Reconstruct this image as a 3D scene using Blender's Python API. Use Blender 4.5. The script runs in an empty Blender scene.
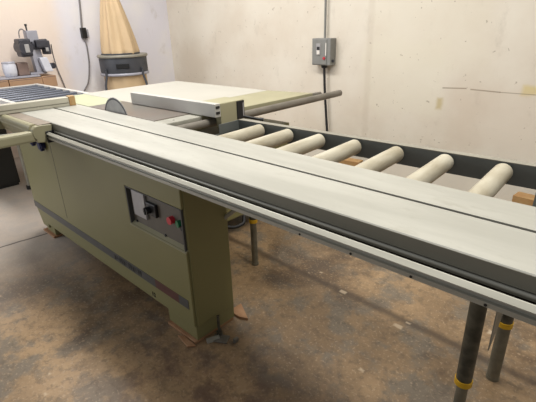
import bpy, bmesh, math, random
from mathutils import Vector, Matrix
random.seed(7)
SC = bpy.context.scene
COL = SC.collection
PI = math.pi

# ------------------------------------------------------------------ helpers
class MB:
    """collects shapes; build() links them as one mesh object"""
    def __init__(s): s.v = []; s.f = []; s.sm = []
    def add(s, vs, fs, smooth=False):
        o = len(s.v); s.v += [tuple(v) for v in vs]
        for f in fs: s.f.append([i + o for i in f]); s.sm.append(smooth)
        return s
    def box(s, x0, x1, y0, y1, z0, z1, rz=0.0, piv=None):
        vs = [(x, y, z) for x in (x0, x1) for y in (y0, y1) for z in (z0, z1)]
        if rz:
            px, py = piv if piv else ((x0+x1)/2, (y0+y1)/2); c, n = math.cos(rz), math.sin(rz)
            vs = [(px+(x-px)*c-(y-py)*n, py+(x-px)*n+(y-py)*c, z) for x, y, z in vs]
        return s.add(vs, [(0,1,3,2),(4,6,7,5),(0,4,5,1),(2,3,7,6),(0,2,6,4),(1,5,7,3)])
    def bbox(s, x0, x1, y0, y1, z0, z1, b=.004, rz=0.0):
        bm = bmesh.new(); bmesh.ops.create_cube(bm, size=1)
        for v in bm.verts: v.co = Vector(((x0+x1)/2+v.co.x*(x1-x0), (y0+y1)/2+v.co.y*(y1-y0), (z0+z1)/2+v.co.z*(z1-z0)))
        bmesh.ops.bevel(bm, geom=list(bm.edges), offset=b, segments=2, affect='EDGES', profile=.6)
        if rz: bmesh.ops.rotate(bm, verts=list(bm.verts), cent=((x0+x1)/2, (y0+y1)/2, 0), matrix=Matrix.Rotation(rz, 3, 'Z'))
        return s.frombm(bm)
    def frombm(s, bm, smooth=False):
        bm.verts.index_update()
        s.add([v.co[:] for v in bm.verts], [[v.index for v in f.verts] for f in bm.faces], smooth); bm.free(); return s
    def cyl(s, p0, p1, r, n=20, r1=None, cap=True):
        p0, p1 = Vector(p0), Vector(p1); d = (p1-p0).normalized(); r1 = r if r1 is None else r1
        u = d.orthogonal().normalized(); w = d.cross(u)
        vs = []
        for p, rr in ((p0, r), (p1, r1)):
            vs += [p + (u*math.cos(2*PI*i/n) + w*math.sin(2*PI*i/n))*rr for i in range(n)]
        s.add(vs, [(i, (i+1) % n, n+(i+1) % n, n+i) for i in range(n)], True)
        if cap:
            s.add(vs[:n], [list(range(n))[::-1]]); s.add(vs[n:], [list(range(n))])
        return s
    def prism(s, poly, axis, a, b):
        """poly: 2D points; axis x: (y,z), y: (x,z), z: (x,y)"""
        def P(q, t): return {'x': (t, q[0], q[1]), 'y': (q[0], t, q[1]), 'z': (q[0], q[1], t)}[axis]
        n = len(poly); vs = [P(q, a) for q in poly] + [P(q, b) for q in poly]
        bm = bmesh.new(); bv = [bm.verts.new(v) for v in vs]
        bm.faces.new(bv[:n]); bm.faces.new(bv[n:][::-1])
        for i in range(n): bm.faces.new((bv[i], bv[n+i], bv[n+(i+1) % n], bv[(i+1) % n]))
        bmesh.ops.recalc_face_normals(bm, faces=list(bm.faces))
        return s.frombm(bm)
    def lathe(s, c, prof, n=28, mod=None, dirx=0):
        """profile of (radius, z) about vertical through c"""
        vs = []
        for k, q in enumerate(prof):
            r, z = q[0], q[1]; ox, oy = (q[2], q[3]) if len(q) > 2 else (0, 0)
            for i in range(n):
                a = 2*PI*i/n; rr = r*(mod(a, k/(len(prof)-1)) if mod else 1)
                vs.append((c[0]+ox+rr*math.cos(a), c[1]+oy+rr*math.sin(a), c[2]+z))
        m = len(prof)
        fs = [(k*n+i, k*n+(i+1) % n, (k+1)*n+(i+1) % n, (k+1)*n+i) for k in range(m-1) for i in range(n)]
        s.add(vs, fs, True); s.add(vs[:n], [list(range(n))[::-1]]); s.add(vs[-n:], [list(range(n))])
        return s
    def tube(s, pts, r, n=10):
        pts = [Vector(p) for p in pts]; rings = []; u = None
        for i, p in enumerate(pts):
            d = (pts[min(i+1, len(pts)-1)] - pts[max(i-1, 0)]).normalized()
            u = d.orthogonal().normalized() if u is None else (u - d*u.dot(d)).normalized()
            w = d.cross(u); rings += [p + (u*math.cos(2*PI*k/n)+w*math.sin(2*PI*k/n))*r for k in range(n)]
        fs = [(i*n+k, i*n+(k+1) % n, (i+1)*n+(k+1) % n, (i+1)*n+k) for i in range(len(pts)-1) for k in range(n)]
        s.add(rings, fs, True); s.add(rings[:n], [list(range(n))[::-1]]); s.add(rings[-n:], [list(range(n))]); return s
    def build(s, name, m, parent=None, bevel=0, **props):
        me = bpy.data.meshes.new(name); org = root_loc(parent)
        me.from_pydata([(v[0]-org[0], v[1]-org[1], v[2]-org[2]) for v in s.v], [], s.f)
        me.polygons.foreach_set('use_smooth', s.sm); me.materials.append(m); me.update()
        o = bpy.data.objects.new(name, me); COL.objects.link(o); o.parent = parent
        bm = bmesh.new(); bm.from_mesh(me); bmesh.ops.recalc_face_normals(bm, faces=list(bm.faces)); bm.to_mesh(me); bm.free()
        if bevel:
            b = o.modifiers.new('bevel', 'BEVEL'); b.width = bevel; b.segments = 2; b.limit_method = 'ANGLE'; b.angle_limit = .7
        for k, v in props.items(): o[k] = v
        return o

def root_loc(p):
    if p is None: return (0, 0, 0)
    while p.parent: p = p.parent
    return tuple(p.location)
def spline(pts, n=8):
    P = [Vector(p) for p in pts]; P = [2*P[0]-P[1]] + P + [2*P[-1]-P[-2]]; out = []
    for i in range(1, len(P)-2):
        for k in range(n):
            t = k/n; a, b, c, d = P[i-1:i+3]
            out.append(.5*((2*b)+(c-a)*t+(2*a-5*b+4*c-d)*t*t+(3*b-a-3*c+d)*t**3))
    return out + [P[-2]]
def thing(name, label, cat, loc, group=None):
    o = bpy.data.objects.new(name, None); COL.objects.link(o); o.location = loc; o.empty_display_size = .1
    o['label'] = label; o['category'] = cat
    if group: o['group'] = group
    return o
def tag(o, label, cat, group=None):
    o['label'] = label; o['category'] = cat
    if group: o['group'] = group
    return o
def lin(c): return tuple(((x/255)/12.92 if x/255 <= .04045 else ((x/255+.055)/1.055)**2.4) for x in c) + (1,)

# ---------------------------------------------------------------- materials
def mat(name, rgb, rough=.6, metal=0., var=.0, scale=6., rgb2=None, bump=0., stretch=None, detail=5):
    """colour with gentle procedural mottling towards rgb2"""
    m = bpy.data.materials.new(name); m.use_nodes = True; nt = m.node_tree; N = nt.nodes; L = nt.links
    b = N['Principled BSDF']; b.inputs['Roughness'].default_value = rough; b.inputs['Metallic'].default_value = metal
    c = lin(rgb); b.inputs['Base Color'].default_value = c
    if var or rgb2:
        tc = N.new('ShaderNodeTexCoord'); mp = N.new('ShaderNodeMapping'); L.new(tc.outputs['Object'], mp.inputs[0])
        if stretch: mp.inputs['Scale'].default_value = stretch
        no = N.new('ShaderNodeTexNoise'); no.inputs['Scale'].default_value = scale; no.inputs['Detail'].default_value = detail
        L.new(mp.outputs[0], no.inputs['Vector'])
        rp = N.new('ShaderNodeValToRGB'); rp.color_ramp.elements[0].position = .32; rp.color_ramp.elements[1].position = .68
        c2 = lin(rgb2) if rgb2 else tuple(x*(1-var) for x in c[:3]) + (1,)
        rp.color_ramp.elements[0].color = c2; rp.color_ramp.elements[1].color = c
        L.new(no.outputs['Fac'], rp.inputs[0]); L.new(rp.outputs[0], b.inputs['Base Color'])
        if bump:
            bp = N.new('ShaderNodeBump'); bp.inputs['Strength'].default_value = bump; bp.inputs['Distance'].default_value = .01
            L.new(no.outputs['Fac'], bp.inputs['Height']); L.new(bp.outputs[0], b.inputs['Normal'])
    return m

class NG:
    """small node builder on world positions"""
    def __init__(s, m):
        s.nt = m.node_tree; s.N = s.nt.nodes; s.L = s.nt.links
        g = s.N.new('ShaderNodeNewGeometry'); sp = s.N.new('ShaderNodeSeparateXYZ'); s.L.new(g.outputs['Position'], sp.inputs[0])
        s.pos = g.outputs['Position']; s.x, s.y, s.z = sp.outputs
    def put(s, sock, v):
        if hasattr(v, 'links') or isinstance(v, bpy.types.NodeSocket): s.L.new(v, sock)
        else: sock.default_value = v
    def m(s, op, a, b=0., c=0.):
        n = s.N.new('ShaderNodeMath'); n.operation = op
        for i, v in enumerate((a, b, c)): s.put(n.inputs[i], v)
        return n.outputs[0]
    def noise(s, scale, detail=6, rough=.6, off=(0,0,0), sc=(1,1,1)):
        mp = s.N.new('ShaderNodeMapping'); s.L.new(s.pos, mp.inputs[0]); mp.inputs['Location'].default_value = off; mp.inputs['Scale'].default_value = sc
        n = s.N.new('ShaderNodeTexNoise'); n.inputs['Scale'].default_value = scale; n.inputs['Detail'].default_value = detail; n.inputs['Roughness'].default_value = rough
        s.L.new(mp.outputs[0], n.inputs['Vector']); return n.outputs['Fac']
    def step(s, v, lo, hi):
        n = s.N.new('ShaderNodeMapRange'); n.interpolation_type = 'SMOOTHSTEP'; n.inputs[1].default_value = lo; n.inputs[2].default_value = hi
        s.put(n.inputs[0], v); return n.outputs[0]
    def mix(s, f, a, b):
        n = s.N.new('ShaderNodeMix'); n.data_type = 'RGBA'; s.put(n.inputs[0], f)
        s.put(n.inputs[6], a); s.put(n.inputs[7], b); return n.outputs[2]
    def segment(s, ax, ay, p, q, w, soft=.5, wob=0.):
        """mask of a line from p to q of width w on the plane of sockets ax, ay"""
        dx, dy = q[0]-p[0], q[1]-p[1]; L = math.hypot(dx, dy); dx /= L; dy /= L
        u = s.m('SUBTRACT', ax, p[0]); v = s.m('SUBTRACT', ay, p[1])
        al = s.m('ADD', s.m('MULTIPLY', u, dx), s.m('MULTIPLY', v, dy))
        ac = s.m('ADD', s.m('MULTIPLY', u, -dy), s.m('MULTIPLY', v, dx))
        if wob: ac = s.m('ADD', ac, s.m('MULTIPLY', s.m('SUBTRACT', s.noise(3, 3), .5), wob))
        d1 = s.m('ABSOLUTE', ac); d2 = s.m('MAXIMUM', s.m('SUBTRACT', s.m('ABSOLUTE', s.m('SUBTRACT', al, L/2)), L/2), 0)
        d = s.m('MAXIMUM', d1, d2)
        return s.m('SUBTRACT', 1., s.step(d, w*(1-soft), w*(1+soft)))
    def rect(s, ax, ay, x0, x1, y0, y1, soft=.05, wob=0.):
        dx = s.m('SUBTRACT', s.m('ABSOLUTE', s.m('SUBTRACT', ax, (x0+x1)/2)), (x1-x0)/2)
        dy = s.m('SUBTRACT', s.m('ABSOLUTE', s.m('SUBTRACT', ay, (y0+y1)/2)), (y1-y0)/2)
        d = s.m('MAXIMUM', dx, dy)
        if wob: d = s.m('ADD', d, s.m('MULTIPLY', s.m('SUBTRACT', s.noise(7, 4), .5), wob))
        return s.m('SUBTRACT', 1., s.step(d, -soft, soft))

# floor: stained brown concrete
def floor_material():
    m = bpy.data.materials.new('stained_concrete'); m.use_nodes = True; g = NG(m); b = g.N['Principled BSDF']
    n1 = g.noise(1.1, 8, .62); n2 = g.noise(4.5, 9, .68, (3,1,0)); n3 = g.noise(22, 8, .7); n4 = g.noise(2.2, 9, .66, (8,4,2)); n5 = g.noise(70, 4, .6)
    col = g.mix(g.step(n1, .38, .64), lin((120,98,72)), lin((158,131,98)))
    col = g.mix(g.m('MULTIPLY', g.step(n2, .47, .60), .8), col, lin((104,97,86)))           # grey patches
    col = g.mix(g.m('MULTIPLY', g.step(n4, .50, .66), .75), col, lin((68,50,34)))           # dark oily stains
    col = g.mix(g.m('MULTIPLY', g.step(n3, .48, .64), .48), col, lin((74,63,51)))
    col = g.mix(g.m('MULTIPLY', g.step(n5, .54, .68), .42), col, lin((178,156,128)))
    # greyer, paler concrete towards the far end, with daylight worked into the colour
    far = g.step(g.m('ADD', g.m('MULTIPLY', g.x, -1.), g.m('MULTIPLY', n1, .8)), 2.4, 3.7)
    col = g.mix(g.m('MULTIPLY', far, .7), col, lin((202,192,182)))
    # smear of rust near the machine foot
    rust = g.m('MULTIPLY', g.rect(g.x, g.y, -1.5, -.8, .5, .95, .25, .5), g.step(n2, .42, .6))
    col = g.mix(g.m('MULTIPLY', rust, .5), col, lin((96,58,34)))
    # expansion joint and a crack
    j = g.segment(g.x, g.y, (-3.2, 1.70), (1.2, 1.60), .022, .9, .05)
    col = g.mix(g.m('MULTIPLY', j, .75), col, lin((62,48,36)))
    c = g.segment(g.x, g.y, (-3.13, .20), (-3.08, .86), .009, .5, .06)
    col = g.mix(g.m('MULTIPLY', c, .85), col, lin((58,52,48)))
    # chips and paint drops
    for (x, y, r) in ((-1.042,1.65,.028),(-.687,1.589,.03),(-.66,1.64,.02),(-1.56,.274,.012),(-1.66,.33,.007),(-.922,1.062,.014),(-.974,1.056,.008),(-.668,1.233,.018),(-2.47,.37,.02),(-1.3,1.68,.012),(-1.25,1.73,.01),(-.42,1.95,.035),(-.33,1.83,.03)):
        k = g.rect(g.x, g.y, x-r*.6, x+r*.6, y-r*.35, y+r*.35, .006, .035)
        col = g.mix(g.m('MULTIPLY', k, .6), col, lin((196,178,152)))
    g.L.new(col, b.inputs['Base Color'])
    g.L.new(g.m('ADD', g.m('MULTIPLY', n2, .35), .28), b.inputs['Roughness'])
    bp = g.N.new('ShaderNodeBump'); bp.inputs['Strength'].default_value = .35; bp.inputs['Distance'].default_value = .006
    g.L.new(n3, bp.inputs['Height']); g.L.new(bp.outputs[0], b.inputs['Normal'])
    return m

def wall_material(name, base, alt, marks):
    m = bpy.data.materials.new(name); m.use_nodes = True; g = NG(m); b = g.N['Principled BSDF']; b.inputs['Roughness'].default_value = .75
    n1 = g.noise(1.3, 5, .55); n2 = g.noise(7, 8, .65, (2,5,1), (1,1,.6)); n3 = g.noise(30, 4, .6)
    col = g.mix(g.step(n1, .36, .64), lin(base), lin(alt))
    col = g.mix(g.m('MULTIPLY', g.step(n2, .56, .74), .30), col, lin((176,166,150)))
    if marks:
        for (x0, x1, z0, z1, c, a, soft, wob) in (
                (-2.25,-1.45,.55,1.20,(226,220,202),.55,.06,.25), (-2.2,-1.15,.95,2.2,(222,214,194),.35,.1,.3),
                (-2.235,-2.17,.2,2.6,(196,184,166),.30,.02,.03),
                (-1.50,-1.45,.62,.72,(190,172,120),.7,.02,.06), (-.84,-.73,.80,.865,(214,196,132),.75,.02,.05),
                (-1.35,-.2,.30,.80,(208,190,172),.25,.1,.3)):
            col = g.mix(g.m('MULTIPLY', g.rect(g.x, g.z, x0, x1, z0, z1, soft, wob), a), col, lin(c))
        for p, q, w in (((-1.457,.805),(-1.265,.814),.005), ((-1.224,.809),(-1.001,.803),.005), ((-1.001,.803),(-.75,.803),.003)):
            col = g.mix(g.m('MULTIPLY', g.segment(g.x, g.z, p, q, w), .7), col, lin((140,124,104)))
        spk = g.m('MULTIPLY', g.step(g.noise(26, 3, .5, (1,1,1), (1,1,1)), .70, .74), .5)
        col = g.mix(spk, col, lin((128,110,88)))
    if not marks:      # warmer cream towards the bench end
        col = g.mix(g.m('MULTIPLY', g.rect(g.y, g.z, -3, 2.22, -1, 4, .12, .1), .8), col, lin((230,212,194)))
    g.L.new(col, b.inputs['Base Color'])
    bp = g.N.new('ShaderNodeBump'); bp.inputs['Strength'].default_value = .12; bp.inputs['Distance'].default_value = .01
    g.L.new(n3, bp.inputs['Height']); g.L.new(bp.outputs[0], b.inputs['Normal'])
    return m

M_floor = floor_material()
M_back = wall_material('cream_plaster', (226,219,205), (216,206,190), True)
M_left = wall_material('white_plaster', (232,229,229), (224,222,230), False)

def alu_top():
    """milled aluminium: long faint streaks, smears and a few specks"""
    m = bpy.data.materials.new('worn_aluminium'); m.use_nodes = True; g = NG(m); b = g.N['Principled BSDF']
    n1 = g.noise(3, 5, .6, (0,0,0), (.35,2.2,1)); n2 = g.noise(14, 6, .7, (3,0,0), (.5,1.4,1)); n3 = g.noise(40, 3, .5)
    col = g.mix(g.step(n1, .35, .66), lin((180,179,170)), lin((166,165,156)))
    col = g.mix(g.m('MULTIPLY', g.step(n2, .55, .75), .35), col, lin((140,136,122)))
    col = g.mix(g.m('MULTIPLY', g.step(n3, .74, .78), .5), col, lin((110,102,88)))
    g.L.new(col, b.inputs['Base Color']); b.inputs['Metallic'].default_value = .25
    g.L.new(g.m('ADD', g.m('MULTIPLY', n2, .25), .33), b.inputs['Roughness'])
    return m
M_alu_top = alu_top()
M_alu_face = mat('anodised_aluminium', (128,125,112), .5, .2, .16, 5, stretch=(.3,2,3))
M_alu_rail = mat('bright_aluminium', (174,172,160), .4, .25, .22, 6, stretch=(.5,3,3))
M_alu_fence = mat('satin_grey_aluminium', (192,190,184), .5, .2, .1, 4)
M_olive = mat('olive_enamel', (126,121,80), .48, 0, .10, 2.2, bump=0)
M_olive_l = mat('pale_olive_enamel', (158,153,124), .5, 0, .12, 5)
M_green = mat('pale_green_enamel', (176,180,148), .5, 0, .08, 4)
M_cream = mat('cream_laminate', (178,175,165), .5, 0, .05, 3)
M_white = mat('white_beam_paint', (184,180,164), .5, 0, .10, 5)
M_cast = mat('ground_cast_iron', (116,114,107), .36, .3, 0, 2.5, rgb2=(122,108,98))
M_blade = mat('saw_blade_steel', (158,158,158), .42, .5, .25, 16)
M_steel = mat('dull_steel', (140,136,128), .42, .6, .25, 9)
M_rod = mat('tarnished_steel_bar', (130,124,114), .42, .3, .3, 8)
M_dark = mat('dark_gap_metal', (58,44,34), .65, .2, .45, 18, stretch=(1,1,1))
M_black = mat('black_plastic', (26,26,28), .45)
M_rubber = mat('black_rubber_hose', (34,33,34), .6)
M_stripe = mat('grey_stripe', (76,76,74), .5, 0, .2, 20)
M_maroon = mat('maroon_stripe', (92,56,50), .5, 0, .2, 20)
M_panel = mat('brown_grey_panel', (98,92,82), .55, 0, .12, 18)
M_plate = mat('grey_instruction_plate', (166,164,164), .45, .2, .12, 30)
M_red = mat('red_button', (190,44,58), .35)
M_green_b = mat('green_button', (24,110,70), .35)
M_navy = mat('navy_plastic', (26,30,84), .45)
M_wood = mat('plain_wood', (176,146,100), .6, 0, .0, 9, rgb2=(160,118,72), stretch=(1,6,1))
M_ply = mat('plywood', (168,130,96), .65, 0, 0, 12, rgb2=(140,98,64))
M_crate = mat('brown_carton', (172,138,108), .7, 0, .14, 6)
M_roller = mat('yellowed_plastic_roller', (188,183,166), .45, 0, 0, 7, rgb2=(156,147,126), stretch=(3,.8,3))
M_railgrey = mat('slate_grey_paint', (100,104,102), .5, .1, .16, 8)
M_railtop = mat('worn_grey_edge', (150,146,134), .5, .2, .2, 14)
M_leg_d = mat('dark_scuffed_tube', (58,56,46), .45, .2, 0, 28, rgb2=(92,88,74))
M_leg_g = mat('galvanised_tube', (132,128,112), .42, .5, .3, 24)
M_yellow = mat('yellow_plastic', (206,160,30), .5)
M_cloth = mat('tan_cotton', (206,180,144), .9, 0, .12, 5, bump=.2)
M_drum = mat('charcoal_paint', (70,72,78), .5, .1, .15, 8)
M_boxgrey = mat('grey_switchbox_paint', (134,134,130), .5, .1, .12, 14)
M_label = mat('white_paper_label', (226,222,214), .6)
M_motor = mat('dark_motor_paint', (62,62,70), .45, .1, .3, 20)
M_toolgrey = mat('light_tool_grey', (164,164,174), .45, .1, .15, 12)
M_pot = mat('translucent_white_pot', (212,214,224), .4, 0, .1, 9)
M_brown = mat('dusty_brown', (128,108,100), .7, 0, .3, 12)
M_darkcab = mat('near_black_steel', (36,35,33), .6, 0, .2, 6)
M_rackbar = mat('slate_roller_steel', (84,88,98), .4, .4, .2, 10)
M_rackgap = mat('light_rack_paint', (206,203,198), .5, 0, .1, 8)
M_cord = mat('grey_cable', (120,116,116), .6)

# ------------------------------------------------------------------ setting
BACK, LEFT = 3.75, -5.45
def struct(o): o['kind'] = 'structure'; return o
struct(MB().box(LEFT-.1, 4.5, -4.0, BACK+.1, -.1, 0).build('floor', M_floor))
struct(MB().box(LEFT-.1, 4.5, BACK, BACK+.1, 0, 3.3).build('wall_back', M_back))
struct(MB().box(LEFT-.1, LEFT, -.6, BACK, 0, 3.3).build('wall_left', M_left))

# ---------------------------------------------------------------- panel saw
saw = thing('panel_saw', 'long olive green sliding table panel saw with aluminium table and control panel', 'saw', (-2.3, 1.0, 0))
YF, YR = .868, 1.105            # cabinet front and rear
XL, XR = -3.20, -1.318
TOP = .812
# cabinet body with the cut-out for the control panel
body = MB()
PX0, PZ0, PZ1 = -1.772, .488, .682
# front sheet in four pieces round the recess, then body behind
body.prism([(XL,TOP),(XL-.02,.235),(-3.13,.055),(-3.03,.055),(-3.03,.085),(-1.56,.092),(XR-.006,.092),(XR-.003,PZ0),(PX0,PZ0),(PX0,PZ1),(XR-.001,PZ1),(XR,TOP)], 'y', YF, YF+.035)
body.prism([(XL,TOP),(XL-.02,.235),(-3.13,.055),(-3.03,.055),(-3.03,.085),(-1.56,.092),(XR-.006,.092),(XR,TOP)], 'y', YF+.03, YR)
cab = body.build('cabinet', M_olive, saw, bevel=.004)
# right end cover standing 3 mm proud, feet
MB().bbox(XR-.012, XR+.004, YF+.012, YR-.006, .095, TOP-.004, .003).build('end_cover', M_olive, cab)
MB().bbox(-1.548, XR-.004, YF+.006, YR, .004+.012, .10, .004).build('foot', M_olive, cab)
MB().prism([(-3.10,.016),(-2.96,.016),(-2.96,.10),(-3.14,.10)], 'y', YF+.012, YR).build('foot', M_olive, cab, bevel=.003)
# seam of front doors
MB().box(-2.622, -2.618, YF-.001, YF+.002, .26, TOP-.002).build('door_seam', M_panel, cab)
# stripe
sz0, sz1 = .180, .228
def band(x0, x1, n, m, lab=None):
    o = MB().box(x0, x1, YF-.0018, YF+.002, sz0, sz1).build(n, m, cab)
    if lab: o['label'] = lab
band(XL-.014, -1.62, 'stripe', M_stripe); band(-1.62, -1.425, 'stripe', M_maroon, 'maroon length of the grey stripe'); band(-1.425, -1.352, 'stripe', M_stripe)
lt = MB()
for i, x in enumerate((-2.02, -1.972, -1.924, -1.876, -1.828, -1.78)):      # worn dark lettering, too blurred to read
    lt.box(x, x+.008, YF-.003, YF, sz0+.009, sz1-.009); lt.box(x, x+.032, YF-.003, YF, sz1-.017, sz1-.009)
    lt.box(x+(.024 if i % 2 else 0), x+(.032 if i % 2 else .008), YF-.003, YF, sz0+.009, sz1-.009); lt.box(x, x+.030, YF-.003, YF, sz0+.018, sz0+.026)
lt.build('lettering', mat('worn_dark_lettering', (56,56,54), .5), cab)
cu = bpy.data.curves.new('number', 'FONT'); cu.body = '12'; cu.size = .034; cu.extrude = .0012; cu.materials.append(M_black)
tmp = bpy.data.objects.new('tmp', cu); me_ = bpy.data.meshes.new_from_object(tmp); bpy.data.objects.remove(tmp)
to = bpy.data.objects.new('number_mark', me_); COL.objects.link(to); to.parent = cab
to.location = Vector((-1.672, YF-.0018, .112)) - saw.location; to.rotation_euler = (PI/2, 0, 0)
# control panel in the recess
yp = YF+.030
cp = MB().box(PX0+.001, XR-.012, yp-.008, yp, PZ0+.001, PZ1-.001).build('control_panel', M_panel, saw)
fr = MB()
for (a, b, c, d) in ((PX0, XR-.008, PZ1-.006, PZ1-.001), (PX0, PX0+.007, PZ0, PZ1), (XR-.016, XR-.010, PZ0, PZ1)):
    fr.box(a, b, YF+.001, yp-.004, c, d)
fr.build('panel_frame', M_stripe, cp)
MB().prism([(YF-.004, PZ0-.004), (yp-.006, PZ0+.010), (yp-.006, PZ0-.001), (YF-.002, PZ0-.010)], 'x', PX0, XR-.004).build('panel_ledge', M_olive_l, cp)
MB().bbox(-1.735, -1.628, yp-.020, yp-.008, .541, .667, .003).build('instruction_plate', M_plate, cp)
sw = MB().bbox(-1.612, -1.535, yp-.024, yp-.008, .578, .640, .004)
sw.build('rotary_switch', M_black, cp)
MB().cyl((-1.585, yp-.024, .607), (-1.585, yp-.046, .607), .017, 20).bbox(-1.590, -1.582, yp-.050, yp-.040, .590, .624, .002).build('switch_knob', M_black, cp)
MB().cyl((-1.607, yp-.024, .600), (-1.607, yp-.034, .600), .009, 14).build('switch_light', M_red, cp)
MB().cyl((-1.425, yp-.008, .602), (-1.425, yp-.030, .602), .0175, 20).build('red_button', M_red, cp)
MB().cyl((-1.372, yp-.008, .600), (-1.375, yp-.024, .600), .016, 20).build('green_button', M_green_b, cp)
MB().cyl((-1.352, yp-.008, .585), (-1.352, yp-.020, .585), .011, 16).build('pilot_light', M_black, cp)
for x, z in ((-1.50,.500),(-1.345,.500),(-1.74,.500),(-1.345,.670)):
    MB().cyl((x, yp-.008, z), (x, yp-.013, z), .006, 10).build('screw', M_black, cp)
# machine chassis behind
ch = MB(); ch.bbox(-3.25, -1.97, 1.20, 2.30, .14, .70, .01); ch.box(-3.2, -1.93, 1.21, 1.45, .70, .86)
ch.box(-3.1, -2.0, YR-.01, 1.21, .2, .6); ch.box(-1.98, -1.79, 1.225, 1.45, .765, .79); ch.build('chassis', M_olive, saw)
for x in (-3.1, -2.1):
    for y in (1.3, 2.2): MB().cyl((x, y, .0), (x, y, .15), .035, 16).build('levelling_foot', M_steel, saw)

# fixed beam under the sliding table
BX0, BX1 = -2.425, .42
beam = MB().prism([(.8125,.8555),(.810,.8550),(.7975,.8465),(.7975,.8435),(.8065,.841),(.8065,.832),(.7985,.831),(.7985,.8285),(.803,.827),(.803,.8165),(.808,.8145),(1.16,.8145),(1.16,.834),(.8135,.834),(.8135,.8548)], 'x', BX0, BX1)
beam = beam.build('support_beam', M_alu_rail, saw)
MB().box(-3.15, BX0, .86, 1.16, .8145, .836).build('beam_section', M_alu_rail, beam)
MB().box(BX0, BX1-.001, .8140, 1.15, .8345, .8365).build('channel_floor', M_dark, beam)
MB().box(BX0+.002, BX1-.002, .866, .872, .8376, .8575).build('channel_wall', M_dark, beam)
gr = MB().cyl((BX0, .8445, .8515), (BX1-.001, .8445, .8515), .0062, 12); gr.box(BX0, BX1-.001, .850, .868, .8376, .847)
gr.build('guide_rod', M_alu_rail, beam)
for x in (-.655, -.49, -.33, -.17): MB().cyl((x, .8035, .8215), (x, .8015, .8215), .0034, 10).build('beam_screw', M_black, beam)
MB().bbox(-2.43, -2.422, .7975, .862, .797, .861, .003).build('end_seal', M_rubber, beam)
# bracket behind the cabinet holding the beam
MB().tube([(-1.32,1.09,.57),(-1.215,1.12,.66),(-1.10,1.12,.812)], .010, 10).build('stay_bar', M_alu_rail, saw)

# sliding table
TX0, TX1 = -3.03, .42
YA, YS, YB = .843, 1.042, 1.200
st = MB().prism([(YA,.8605),(YA,.8975),(YA+.0025,.900),(YS-.0065,.900),(YS-.0065,.886),(YS+.0065,.886),(YS+.0065,.900),(YB-.002,.900),(YB,.898),(YB,.8605)], 'x', TX0, TX1)
tbl = st.build('sliding_table', M_alu_top, saw)
MB().box(TX0+.001, TX1-.001, YA-.0012, YA+.003, .8608, .8970).build('table_edge', M_alu_face, tbl)
MB().box(TX0+.001, TX1-.001, YS-.006, YS+.006, .8863, .8893).build('table_slot', M_dark, tbl)

# crosscut fence lying over the far end of the sliding table
def P2(t, o):      # along the fence line
    a = Vector((-2.958, .60)); d = Vector((-2.905-(-2.958), 1.06-.60)).normalized(); n = Vector((d.y, -d.x)); q = a+d*t+n*o; return q
def slab(mb, t0, t1, o0, o1, z0, z1):
    q = [P2(t0,o0), P2(t1,o0), P2(t1,o1), P2(t0,o1)]
    return mb.prism([(p.x, p.y) for p in q], 'z', z0, z1)
cf = slab(MB(), -.75, .545, -.055, 0, .9005, .957).build('crosscut_fence', M_white, saw, bevel=.004)
slab(MB(), -.74, .54, -.012, .0012, .918, .924).build('fence_groove', M_alu_face, cf)
slab(MB(), .545, .585, -.05, .004, .9005, .962).build('wooden_stop', M_wood, cf, bevel=.002)

# outrigger bracket, round ridged arm and frame tubes
ob = MB()
ob.prism([(.748,.806),(.795,.800),(.838,.815),(.840,.892),(.78,.896),(.752,.893),(.738,.880),(.733,.860),(.738,.835),(.748,.822)], 'x', -2.98, -2.432)
out = ob.build('outrigger_bracket', M_olive_l, saw, bevel=.004)
MB().cyl((-3.02, .757, .878), (-2.47, .757, .878), .024, 20).build('bracket_ridge', M_olive_l, out)
MB().box(-2.95, -2.44, .772, .842, .8962, .8985).build('worn_pad', mat('worn_pinkish_paint', (138,126,112), .55, 0, .2, 14), out)
MB().bbox(-2.50, -2.435, .20, .745, .812, .868, .012).build('frame_tube', M_olive_l, out)
MB().bbox(-3.02, -2.965, .20, .80, .812, .868, .012).build('frame_tube', M_olive_l, out)
MB().bbox(-2.97, -2.49, .20, .25, .815, .865, .01).build('frame_tube', M_olive_l, out)
MB().cyl((-2.66, .50, .84), (-2.52, .735, .85), .009, 12).build('brace_rod', M_alu_rail, out)
MB().cyl((-2.75, .40, .87), (-2.75, .40, .92), .03, 18).bbox(-2.86,-2.64,.3,.5,.86,.872,.003).build('frame_shelf', M_pot, out)

# navy clamping knobs below the beam
for x, z, r in ((-2.85, .728, .027), (-2.715, .724, .033)):
    k = MB()
    for a in range(5): k.cyl((x+math.cos(a*1.2566)*r*.62, .838, z+math.sin(a*1.2566)*r*.62), (x+math.cos(a*1.2566)*r*.62, .858, z+math.sin(a*1.2566)*r*.62), r*.46, 12)
    k.cyl((x, .834, z), (x, .870, z), r*.66, 18); k.build('clamp_knob', M_navy, saw)

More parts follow.
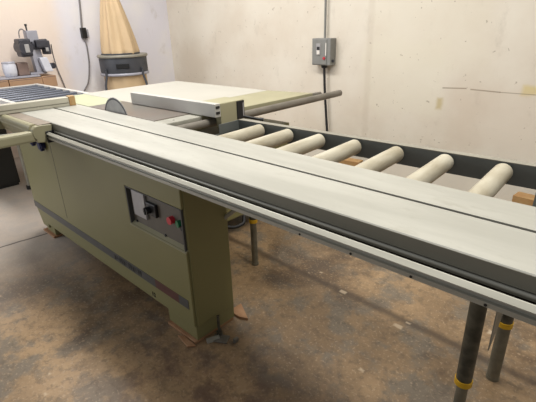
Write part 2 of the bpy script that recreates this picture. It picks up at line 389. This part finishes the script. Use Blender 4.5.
# main tables
ct = MB().bbox(-2.76, -1.995, 1.207, 1.449, .862, .900, .003).build('cast_table', M_cast, saw)
MB().bbox(-3.36, -2.762, 1.207, 1.449, .862, .9002, .003).build('infeed_table', M_green, saw)
MB().bbox(-3.39, -2.232, 1.451, 2.35, .862, .9005, .003).build('extension_table', M_cream, saw)
MB().prism([(-2.230,1.451),(-1.885,1.451),(-1.862,2.43),(-2.230,2.352)], 'z', .866, .9003).build('extension_table', M_olive_l, saw, bevel=.003)['label'] = 'pale olive table section at the near end'
ts = MB().bbox(-1.993, -1.885, 1.207, 1.449, .872, .897, .006).build('table_edge_strip', M_alu_rail, ct)
MB().cyl((-1.93, 1.29, .8965), (-1.93, 1.29, .8978), .006, 12).build('bolt_hole', M_black, ts)
MB().cyl((-1.842, 1.22, .862), (-1.842, 2.74, .862), .0235, 22).build('fence_rail', M_rod, saw)
MB().cyl((-1.885, 2.40, .883), (-1.868, 2.53, .883), .013, 14).build('rail_stub', M_rod, saw)
# blade
bx, bz, br, by = -2.413, .838, .150, 1.2125
bm = bmesh.new(); n = 180; ring = []
for i in range(n):
    a = 2*PI*i/n; rr = br*(1.0 if i % 3 else .965); ring.append((bx+rr*math.cos(a), bz+rr*math.sin(a)))
sl = MB().prism(ring, 'y', by-.0035, by+.0005)
# lift table gap: blade runs in a narrow slot between carriage and table
bl = sl.build('saw_blade', M_blade, saw)
rim = MB()
nn = 96
for i in range(nn):
    a, b = 2*PI*i/nn, 2*PI*(i+1)/nn
    rim.add([(bx+q*math.cos(t), by-.0039, bz+q*math.sin(t)) for q, t in ((br*.965,a),(br*.965,b),(br*.90,b),(br*.90,a))]+[(bx+q*math.cos(t), by-.0034, bz+q*math.sin(t)) for q, t in ((br*.965,a),(br*.965,b),(br*.90,b),(br*.90,a))], [(0,1,2,3),(7,6,5,4),(0,4,5,1),(2,6,7,3)])
rim.build('blade_rim', M_motor, bl)
MB().cyl((bx, by-.0045, bz), (bx, by+.0015, bz), .045, 24).build('arbor_flange', M_steel, bl)

# rip fence
rf = MB().prism([(-2.60,1.427),(-1.765,1.447),(-1.765,1.485),(-2.60,1.465)], 'z', .902, .974).build('rip_fence', M_alu_fence, saw, bevel=.002)
for z in (.918, .948): MB().box(-1.7665, -1.762, 1.452, 1.478, z, z+.014).build('fence_slot', M_black, rf)
hd = MB().bbox(-1.93, -1.768, 1.487, 1.665, .901, .972, .006); hd.bbox(-1.812, -1.768, 1.488, 1.66, .83, .91, .004)
hd = hd.build('fence_head', M_olive_l, rf)
MB().bbox(-1.768, -1.762, 1.606, 1.662, .868, .968, .002).build('scale_window', M_black, rf)
MB().box(-1.7625, -1.7605, 1.648, 1.656, .880, .955).build('scale_marks', M_plate, rf)
MB().bbox(-1.79, -1.750, 1.50, 1.535, .805, .832, .004).build('clamp_shoe', M_black, rf)
MB().cyl((-1.77, 1.66, .875), (-1.70, 1.72, .855), .007, 10).cyl((-1.70, 1.72, .855), (-1.685, 1.735, .852), .011, 12).build('clamp_lever', M_black, rf)

# ---------------------------------------------------- plywood shims and bolts
def shim(pts, z0, z1, label):
    tag(MB().prism(pts, 'z', z0, z1).build('plywood_shim', M_ply, None, bevel=.002), label, 'shim')
shim([(-1.545,.860),(-1.325,.860),(-1.325,1.10),(-1.545,1.10)], .001, .0145, 'plywood packing sheet under the front foot of the olive saw cabinet')
shim([(-1.432,.838),(-1.335,.822),(-1.312,.852),(-1.40,.857)], .001, .010, 'small pale split of plywood poking out at the front corner of the saw cabinet')
shim([(-3.15,.86),(-2.95,.86),(-2.95,1.15),(-3.15,1.15)], .001, .0145, 'thin wooden packer under the far foot of the saw cabinet')
tag(MB().prism([(-1.302,1.12),(-1.262,1.14),(-1.375,1.20),(-1.38,1.12)], 'z', .001, .016).build('plywood_offcut', M_ply), 'triangular plywood offcut on the floor behind the cabinet foot', 'offcut')
an = thing('floor_anchor', 'steel floor anchor with bent bracket beside the cabinet foot', 'anchor', (-1.27, .965, 0))
MB().bbox(-1.300, -1.225, .935, .985, .001, .010, .002, rz=.5).build('anchor_plate', M_steel, an)
MB().cyl((-1.287, .975, .01), (-1.287, .975, .115), .007, 12).cyl((-1.287,.975,.01),(-1.287,.975,.028),.015,6).build('anchor_bolt', M_leg_d, an)
MB().prism([(-1.30,.905),(-1.285,.90),(-1.262,.955),(-1.277,.962)], 'z', .001, .02).build('anchor_wedge', M_alu_rail, an)
tag(MB().bbox(-1.205, -1.19, .985, 1.01, 0, .022, .003).build('steel_plug', M_steel), 'tiny metal plug lying beyond the floor anchor', 'plug')

# ---------------------------------------------------------- roller conveyor
RY0, RY1 = 1.222, 1.586
YAW = .048
def near(x): return 1.212+max(0, (-.27-x))*YAW
cv = thing('roller_conveyor', 'grey roller conveyor with yellowed plastic rollers behind the sliding table', 'conveyor', (-.27, 1.4, 0))
CX0, CX1 = -1.655, .42
def channel(y0, y1, inner):      # C section
    t = .004; z0, z1 = .808, .890
    ys = (y1-t, y1) if inner < 0 else (y0, y0+t)
    m = MB(); m.box(CX0, CX1, ys[0], ys[1], z0, z1)
    return m
sr = MB().box(CX0, CX1, RY1, RY1+.004, .812, .890); sr = sr.build('side_rail', M_railgrey, cv)
MB().box(CX0, CX1, RY1, RY1+.036, .888, .8925).build('rail_flange', M_railtop, sr)
MB().box(CX0, CX1, RY1+.004, RY1+.034, .812, .816).build('rail_flange', M_railgrey, sr)
sf = MB().prism([(CX0+.04, near(CX0+.04)-.004),(-.27,1.208),(CX1,1.208),(CX1,1.212),(-.27,1.212),(CX0+.04, near(CX0+.04))], 'z', .838, .858).build('side_rail', M_railgrey, cv)
MB().prism([(RY0+.22,.812),(RY1+.004,.812),(RY1+.004,.8915),(RY0+.22,.8915)], 'x', CX0-.004, CX0).box(CX0-.003, CX0, 1.285, RY1, .812, .845).build('end_plate', M_railgrey, cv)
xs = [-1.492, -1.308, -1.126, -.941, -.750, -.555, -.356, -.170, .025, .22]
for x in xs:
    m = MB().cyl((x, near(x)+.004, .857), (x, RY1-.012, .857), .0325, 28).build('roller', M_roller, cv)
    MB().cyl((x, near(x), .857), (x, RY1, .857), .010, 12).build('axle', M_steel, m)
def conv_leg(x, y, ztop, zc, r=.0255, full=True, k=.74):
    lg = MB().cyl((x, y, zc), (x, y, ztop), r, 24).build('leg', M_leg_d, cv)
    MB().cyl((x, y, zc-.012), (x, y, zc+.010), r*1.12, 24).build('leg_collar', M_yellow, lg)
    MB().cyl((x, y, .012), (x, y, zc), r*k, 20).build('inner_tube', M_leg_g, lg)
    MB().cyl((x, y, 0), (x, y, .014), r*1.0, 20).build('rubber_foot', M_rubber if full else M_leg_g, lg)
conv_leg(-.291, 1.252, .812, .192, .0262, True)
conv_leg(-.242, 1.547, .60, .278, .0250, False, .95)
MB().prism([(1.53,.54),(1.56,.54),(1.60,.60),(1.615,.811),(1.588,.811),(1.53,.60)], 'x', -.246, -.238).build('leg_bracket', M_railgrey, cv)
conv_leg(-1.604, 1.608, .812, .300, .0225, False, .85)
conv_leg(-1.600, 1.295, .812, .290)
MB().prism([(1.372,.26),(1.53,.33),(1.53,.62),(1.385,.62)], 'x', -.256, -.252).build('leg_brace', M_railtop, cv)
MB().prism([(RY0,.811),(RY0,.775),(RY1,.775),(RY1,.811)], 'x', -1.62, -1.585).build('cross_member', M_railgrey, cv)
MB().box(.10, .14, RY0, RY1, .775, .811).build('cross_member', M_railgrey, cv)

hc = MB().tube(spline([(-1.66,1.40,.36),(-1.64,1.42,.325),(-1.60,1.45,.318),(-1.58,1.50,.33),(-1.60,1.53,.36)]), .010, 8).build('hose_loop', M_rubber, cv)
cv.rotation_euler.z = YAW     # the conveyor stands slightly askew to the saw

# ----------------------------------------------------- offcuts by the wall
def offcut(x0, x1, y0, y1, z0, z1, m, label, rz=0):
    tag(MB().bbox(x0, x1, y0, y1, z0, z1, .002, rz=rz).build('wood_offcut', m), label, 'offcut', None)
tag(MB().bbox(-3.1, .5, 3.46, 3.482, 0, .24, .002).build('laminate_board', mat('pale_grey_laminate', (226,221,208), .5, 0, .1, 4)), 'long pale grey laminate board standing on edge near the wall behind the rollers', 'board')
offcut(-2.42, -2.00, 3.30, 3.40, 0, .13, M_wood, 'short brown wooden block on the floor seen between two middle rollers', .1)
offcut(-.66, -.40, 3.27, 3.38, 0, .15, M_wood, 'pale wooden block on the floor seen beyond the nearest roller', -.1)

# -------------------------------------------------------------- roller rack
rk = thing('roller_rack', 'low roller table with slate bars at the far end of the saw', 'roller table', (-4.3, 1.35, 0))
RX0, RX1, QY0, QY1, RZ = -5.0, -3.55, 1.04, 1.68, .85
for y0 in (QY0, QY1-.04): MB().bbox(RX0, RX1, y0, y0+.04, RZ-.06, RZ, .003).build('side_rail', M_rackgap, rk)
MB().bbox(RX0, RX0+.035, QY0, QY1, RZ-.058, RZ-.002, .003).build('end_rail', M_rackgap, rk)
q0 = None
for i in range(9):
    x = RX0+.11+i*.155
    if q0 is None: q0 = MB().cyl((x, QY0+.042, RZ-.022), (x, QY1-.042, RZ-.018), .016, 18).build('roller', M_rackbar, rk)
    else:
        o = q0.copy(); COL.objects.link(o); o.location.x = i*.155
MB().box(RX0+.02, RX1, QY0+.02, QY1-.02, RZ-.060, RZ-.052).build('tray', M_rackgap, rk)
for x, y in ((-4.95,1.06),(-4.88,1.66),(-4.19,1.125),(-3.65,1.66)):
    lg = MB().cyl((x, y, .02), (x, y, RZ-.06), .016, 16).build('leg', M_alu_rail, rk)
    MB().cyl((x, y, 0), (x, y, .035), .028, 16).build('rubber_foot', M_rubber, lg)

# dark cabinet on the floor below the rack
dc = thing('tool_cabinet', 'near black steel cabinet standing on the floor beyond the far end of the saw', 'cabinet', (-4.65, .6, 0))
MB().bbox(-4.86, -4.395, .10, 1.115, .02, .70, .01).build('body', M_darkcab, dc)
MB().box(-4.85, -4.405, .12, 1.10, 0, .02).build('plinth', M_black, dc)
MB().bbox(-4.395, -4.389, 0.61, 1.105, .05, .68, .004).build('door', M_darkcab, dc)
MB().bbox(-4.395, -4.389, .115, .60, .05, .68, .004).build('door', M_darkcab, dc)

# ------------------------------------------------------- bench with cartons
wb = thing('workbench', 'wooden workbench against the far wall carrying brown cartons', 'workbench', (-5.2, 1.3, 0))
MB().bbox(-5.43, -5.06, .5, 1.88, .755, .788, .003).build('benchtop', M_ply, wb)
for x in (-5.40, -5.10):
    for y in (.55, 1.82): MB().box(x-.025, x+.025, y-.025, y+.025, 0, .755).build('leg', M_ply, wb)
for i, (x0, x1, y0, y1, z1, lab) in enumerate(((-5.40,-5.07,1.05,1.425,.905,'plain brown carton at the window end of the bench'),(-5.40,-5.08,1.435,1.765,.902,'middle brown carton on the far bench under the grey power tool'),(-5.38,-5.10,1.775,1.925,.906,'short brown carton at the corner end of the far bench'))):
    if i == 0: lab = 'brown carton on the far bench below the white pot, at the frame edge'
    c = thing('carton', lab, 'carton', ((x0+x1)/2, (y0+y1)/2, .7885), 'cartons on the far bench')
    MB().bbox(x0, x1, y0, y1, .7885, z1, .004).build('box', M_crate, c)
    MB().box(x1-.0015, x1+.001, y0+.01, y1-.01, z1-.012, z1-.006).build('flap_seam', M_brown, c)
# grey tray and machine
tr = tag(MB().bbox(-5.38, -5.10, 1.24, 1.765, .9075, .926, .004).build('tray', M_toolgrey), 'pale grey tray lying across the brown cartons under the pot', 'tray')
to2 = thing('bench_mortiser', 'small grey bench machine with dark motors standing on the cartons', 'machine', (-5.22, 1.72, .93))
MB().bbox(-5.32, -5.16, 1.615, 1.79, .9275, .945, .004).build('base', M_toolgrey, to2)
MB().prism([(1.69,.945),(1.80,.945),(1.765,1.335),(1.665,1.335)], 'x', -5.26, -5.18).build('column', M_toolgrey, to2, bevel=.006)
MB().bbox(-5.27, -5.16, 1.668, 1.778, 1.23, 1.335, .006).build('head', M_toolgrey, to2)
MB().cyl((-5.20,1.69,1.335), (-5.20,1.69,1.385), .008, 10).cyl((-5.20,1.69,1.375),(-5.20,1.69,1.395),.012,12).build('rod', M_black, to2)
mo = MB().cyl((-5.26,1.605,1.185), (-5.07,1.605,1.185), .068, 22).bbox(-5.24,-5.08,1.545,1.665,1.10,1.265,.02).build('motor', M_motor, to2)
MB().bbox(-5.068, -5.060, 1.585, 1.630, 1.14, 1.215, .003).build('motor_plate', M_plate, mo)
m2 = MB().cyl((-5.20,1.70,1.205), (-5.20,1.865,1.205), .050, 20).bbox(-5.24,-5.10,1.72,1.83,1.175,1.25,.012).bbox(-5.22,-5.12,1.80,1.87,1.11,1.24,.012)
m2 = m2.build('switch_housing', M_motor, to2)
MB().bbox(-5.105, -5.095, 1.805, 1.835, 1.14, 1.175, .002).build('motor_plate', M_plate, m2)
MB().prism([(1.755,.948),(1.84,.948),(1.80,1.085),(1.72,1.085)], 'x', -5.17, -5.10).build('chip_guard', M_pot, to2, bevel=.006)
MB().cyl((-5.14, 1.835, 1.0), (-5.10, 1.855, 1.0), .028, 16).build('handwheel', M_motor, to2)
MB().tube(spline([(-5.2,1.60,1.27),(-5.2,1.61,1.33),(-5.2,1.64,1.35),(-5.2,1.67,1.33)]), .006, 8).build('cable_loop', M_cord, to2)
to2.location.y += .075; to2.scale.z = 1.10
pt = thing('storage_pot', 'white translucent pot on the tray beside the grey bench machine', 'pot', (-5.2, 1.41, .9265))
MB().lathe((-5.18, 1.425, .9265), [(.045,0),(.058,.01),(.066,.05),(.066,.11),(.060,.135)], 24).build('pot_body', M_pot, pt)
MB().lathe((-5.18, 1.425, 1.0615), [(.064,0),(.064,.014),(.055,.018)], 24).build('lid', M_toolgrey, pt)
pt.location.y += .075
p2 = thing('storage_pot', 'grey-lidded pot at the end of the tray, partly cut by the frame', 'pot', (-5.22, 1.30, .9265))
MB().lathe((-5.24, 1.29, .9265), [(.040,0),(.050,.01),(.050,.10)], 20).build('pot_body', M_brown, p2)
MB().lathe((-5.24, 1.29, 1.0265), [(.052,0),(.052,.012)], 20).build('lid', M_motor, p2)
p2.location.y += .06
tag(MB().bbox(-5.28, -5.16, 1.575, 1.685, .9265, 1.06, .01).build('small_crate', M_brown), 'dusty brown box on the tray between the pot and the bench machine', 'box')
tag(MB().tube(spline([(-5.12,1.955,1.225),(-5.22,1.99,1.21),(-5.38,2.05,1.10),(-5.42,2.08,.95),(-5.42,2.12,.75),(-5.42,2.16,.45),(-5.40,2.2,.02)]), .006, 8).build('power_cable', M_cord), 'grey power cable drooping from the bench machine down the wall', 'cable')

# -------------------------------------------------------------- dust collector
dcx, dcy = -5.0, 2.72
du = thing('dust_collector', 'bag dust collector with charcoal drum and tall tan cloth filter bag', 'dust collector', (dcx, dcy, 0))
dr = MB().lathe((dcx, dcy, .875), [(.278,0),(.280,.01),(.280,.165),(.278,.175)], 40).build('drum', M_drum, du)
MB().lathe((dcx, dcy, 1.05), [(.292,0),(.296,.006),(.296,.024),(.288,.030)], 40).build('top_ring', M_railtop, dr)
MB().lathe((dcx, dcy, .845), [(.283,0),(.288,.006),(.288,.022),(.280,.030)], 40).build('bottom_ring', M_toolgrey, dr)
a = math.radians(-32)
lab = MB(); cx, cy = dcx+.28*math.cos(a), dcy+.28*math.sin(a)
lab.bbox(cx-.006, cx+.008, cy-.075, cy+.075, .935, .985, .003, rz=a).build('name_plate', M_black, dr)
def fold(a, t): return 1+.11*math.sin(6*a+1.2*t)+.06*math.sin(11*a-1.5*t)
MB().lathe((dcx, dcy, 1.086), [(.196,0,0,-.02),(.200,.015,0,-.02),(.196,.05,0,-.022),(.180,.16,0,-.026),(.155,.30,0,-.032),(.125,.45,0,-.040),(.092,.60,0,-.048),(.070,.75,0,-.05),(.06,.9,0,-.05),(.02,.94,0,-.05)], 120, fold).build('filter_bag', M_cloth, du)
MB().lathe((dcx, dcy, 1.088), [(.222,-.006,0,-.02),(.226,.0,0,-.02),(.222,.008,0,-.02)], 40).build('bag_strap', M_drum, du)
MB().lathe((dcx, dcy, .22), [(.20,0),(.22,.03),(.245,.12),(.25,.5),(.248,.622)], 84, lambda a, t: 1+.02*math.sin(9*a)).build('collection_bag', M_cloth, du)
for ang in (-75, 15, 105, 195):
    t = math.radians(ang); c, s_ = math.cos(t), math.sin(t)
    MB().tube([(dcx+.295*c, dcy+.295*s_, .93), (dcx+.295*c, dcy+.295*s_, .85), (dcx+.33*c, dcy+.33*s_, .75), (dcx+.38*c, dcy+.38*s_, .04)], .014, 10).build('leg', M_drum, du)
bs = MB()
bs.lathe((dcx, dcy, 0), [(.42,.012),(.43,.02),(.43,.045),(.40,.05)], 40); bs.build('base', M_drum, du)
MB().bbox(dcx-.1, dcx+.1, dcy-.1, dcy+.1, .05, .2, .02).build('motor', M_motor, du)

# --------------------------------------------------------- wall services
cb = thing('wall_cable', 'grey cable with a plug hanging down the pale wall beside the dust collector', 'cable', (LEFT+.02, 2.48, 1.36))
MB().tube(spline([(-5.43,2.53,2.6),(-5.43,2.515,1.9),(-5.43,2.505,1.66),(-5.43,2.475,1.39)]), .011, 8).build('conduit', M_cord, cb)
MB().bbox(-5.445, -5.40, 2.45, 2.515, 1.27, 1.39, .008).build('plug', M_black, cb)
MB().bbox(-5.446, -5.43, 2.50, 2.55, 1.28, 1.37, .004).build('socket_plate', M_toolgrey, cb)
MB().tube(spline([(-5.42,2.485,1.30),(-5.42,2.49,1.15),(-5.42,2.475,.95),(-5.42,2.42,.75),(-5.43,2.34,.62),(-5.43,2.32,.40),(-5.43,2.31,.02)]), .009, 8).build('flex', M_cord, cb)

DX = .03
wx, wz = -2.69, 1.08
db = thing('switch_box', 'grey electrical isolator box with red dot mounted on the cream wall', 'switch box', (wx, BACK, .95))
bo = MB().bbox(-2.815, -2.585, BACK-.095, BACK, .955, 1.213, .006).build('enclosure', M_boxgrey, db)
MB().bbox(-2.808, -2.628, BACK-.102, BACK-.094, .962, 1.206, .004).build('cover', M_boxgrey, db)
MB().bbox(-2.755, -2.700, BACK-.108, BACK-.101, 1.055, 1.165, .003).build('switch_plate', M_plate, db)
MB().bbox(-2.743, -2.710, BACK-.114, BACK-.107, 1.105, 1.135, .002).build('rocker', M_black, db)
MB().bbox(-2.743, -2.710, BACK-.113, BACK-.107, 1.060, 1.100, .002).build('rating_label', M_label, db)
MB().cyl((-2.655, BACK-.102, 1.025), (-2.655, BACK-.112, 1.025), .014, 16).build('red_dot', M_red, db)
MB().bbox(-2.642, -2.632, BACK-.1035, BACK-.1015, 1.05, 1.17, .0005).build('warning_label', M_label, db)
MB().bbox(-2.587, -2.572, BACK-.07, BACK-.04, .985, 1.01, .004).build('latch', M_motor, db)
MB().cyl((-2.70, BACK-.035, 1.213), (-2.70, BACK-.035, 2.4), .011, 10).build('conduit', M_boxgrey, db)
MB().cyl((-2.69, BACK-.05, .925), (-2.69, BACK-.05, .957), .028, 16, .034).build('cable_gland', M_black, db)
MB().tube(spline([(-2.69,BACK-.05,.93),(-2.68,BACK-.045,.7),(-2.665,BACK-.04,.5),(-2.64,BACK-.04,.25),(-2.60,BACK-.06,.05),(-2.50,BACK-.1,.02)]), .013, 10).build('supply_cable', M_rubber, db)

# ------------------------------------------------------------------ camera
cam = bpy.data.cameras.new('camera'); co = bpy.data.objects.new('camera', cam); COL.objects.link(co); SC.camera = co
cam.sensor_fit = 'HORIZONTAL'; cam.sensor_width = 36; cam.lens = 419/536*36; cam.clip_start = .02
Rr = Matrix(((.72897199,.24553241,-.63899427),(.68386992,-.30261151,.6638887),(-.03036083,-.92094523,-.38850754)))  # rows: world axes in image axes
R3 = Matrix([[Rr[i][0], -Rr[i][1], -Rr[i][2]] for i in range(3)])
co.matrix_world = Matrix.Translation((0, 0, 1.36)) @ R3.to_4x4()

# ------------------------------------------------------------------ light
w = bpy.data.worlds.new('world'); SC.world = w; w.use_nodes = True
w.node_tree.nodes['Background'].inputs[0].default_value = (.96, .97, 1, 1); w.node_tree.nodes['Background'].inputs[1].default_value = .30
def area(name, loc, tgt, sx, sy, e, c):
    l = bpy.data.lights.new(name, 'AREA'); l.shape = 'RECTANGLE'; l.size = sx; l.size_y = sy; l.energy = e; l.color = c
    o = bpy.data.objects.new(name, l); COL.objects.link(o); o.location = loc
    o.rotation_euler = (Vector(tgt)-Vector(loc)).to_track_quat('-Z', 'Y').to_euler()
area('ceiling_tube_light', (-3.4, 1.7, 3.1), (-3.4, 1.7, 0), 2.4, .5, 96, (1,.97,.93))
area('ceiling_tube_light', (-.5, 1.5, 3.1), (-.5, 1.5, 0), 2.4, .5, 84, (1,.96,.88))
area('daylight_doorway', (-5.3, -1.9, 1.6), (-4.0, 1.2, .4), 2.0, 2.4, 66, (.93,.95,1))
SC.view_settings.view_transform = 'Standard'; SC.view_settings.look = 'None'
SC.view_settings.exposure = 0; SC.view_settings.gamma = 1
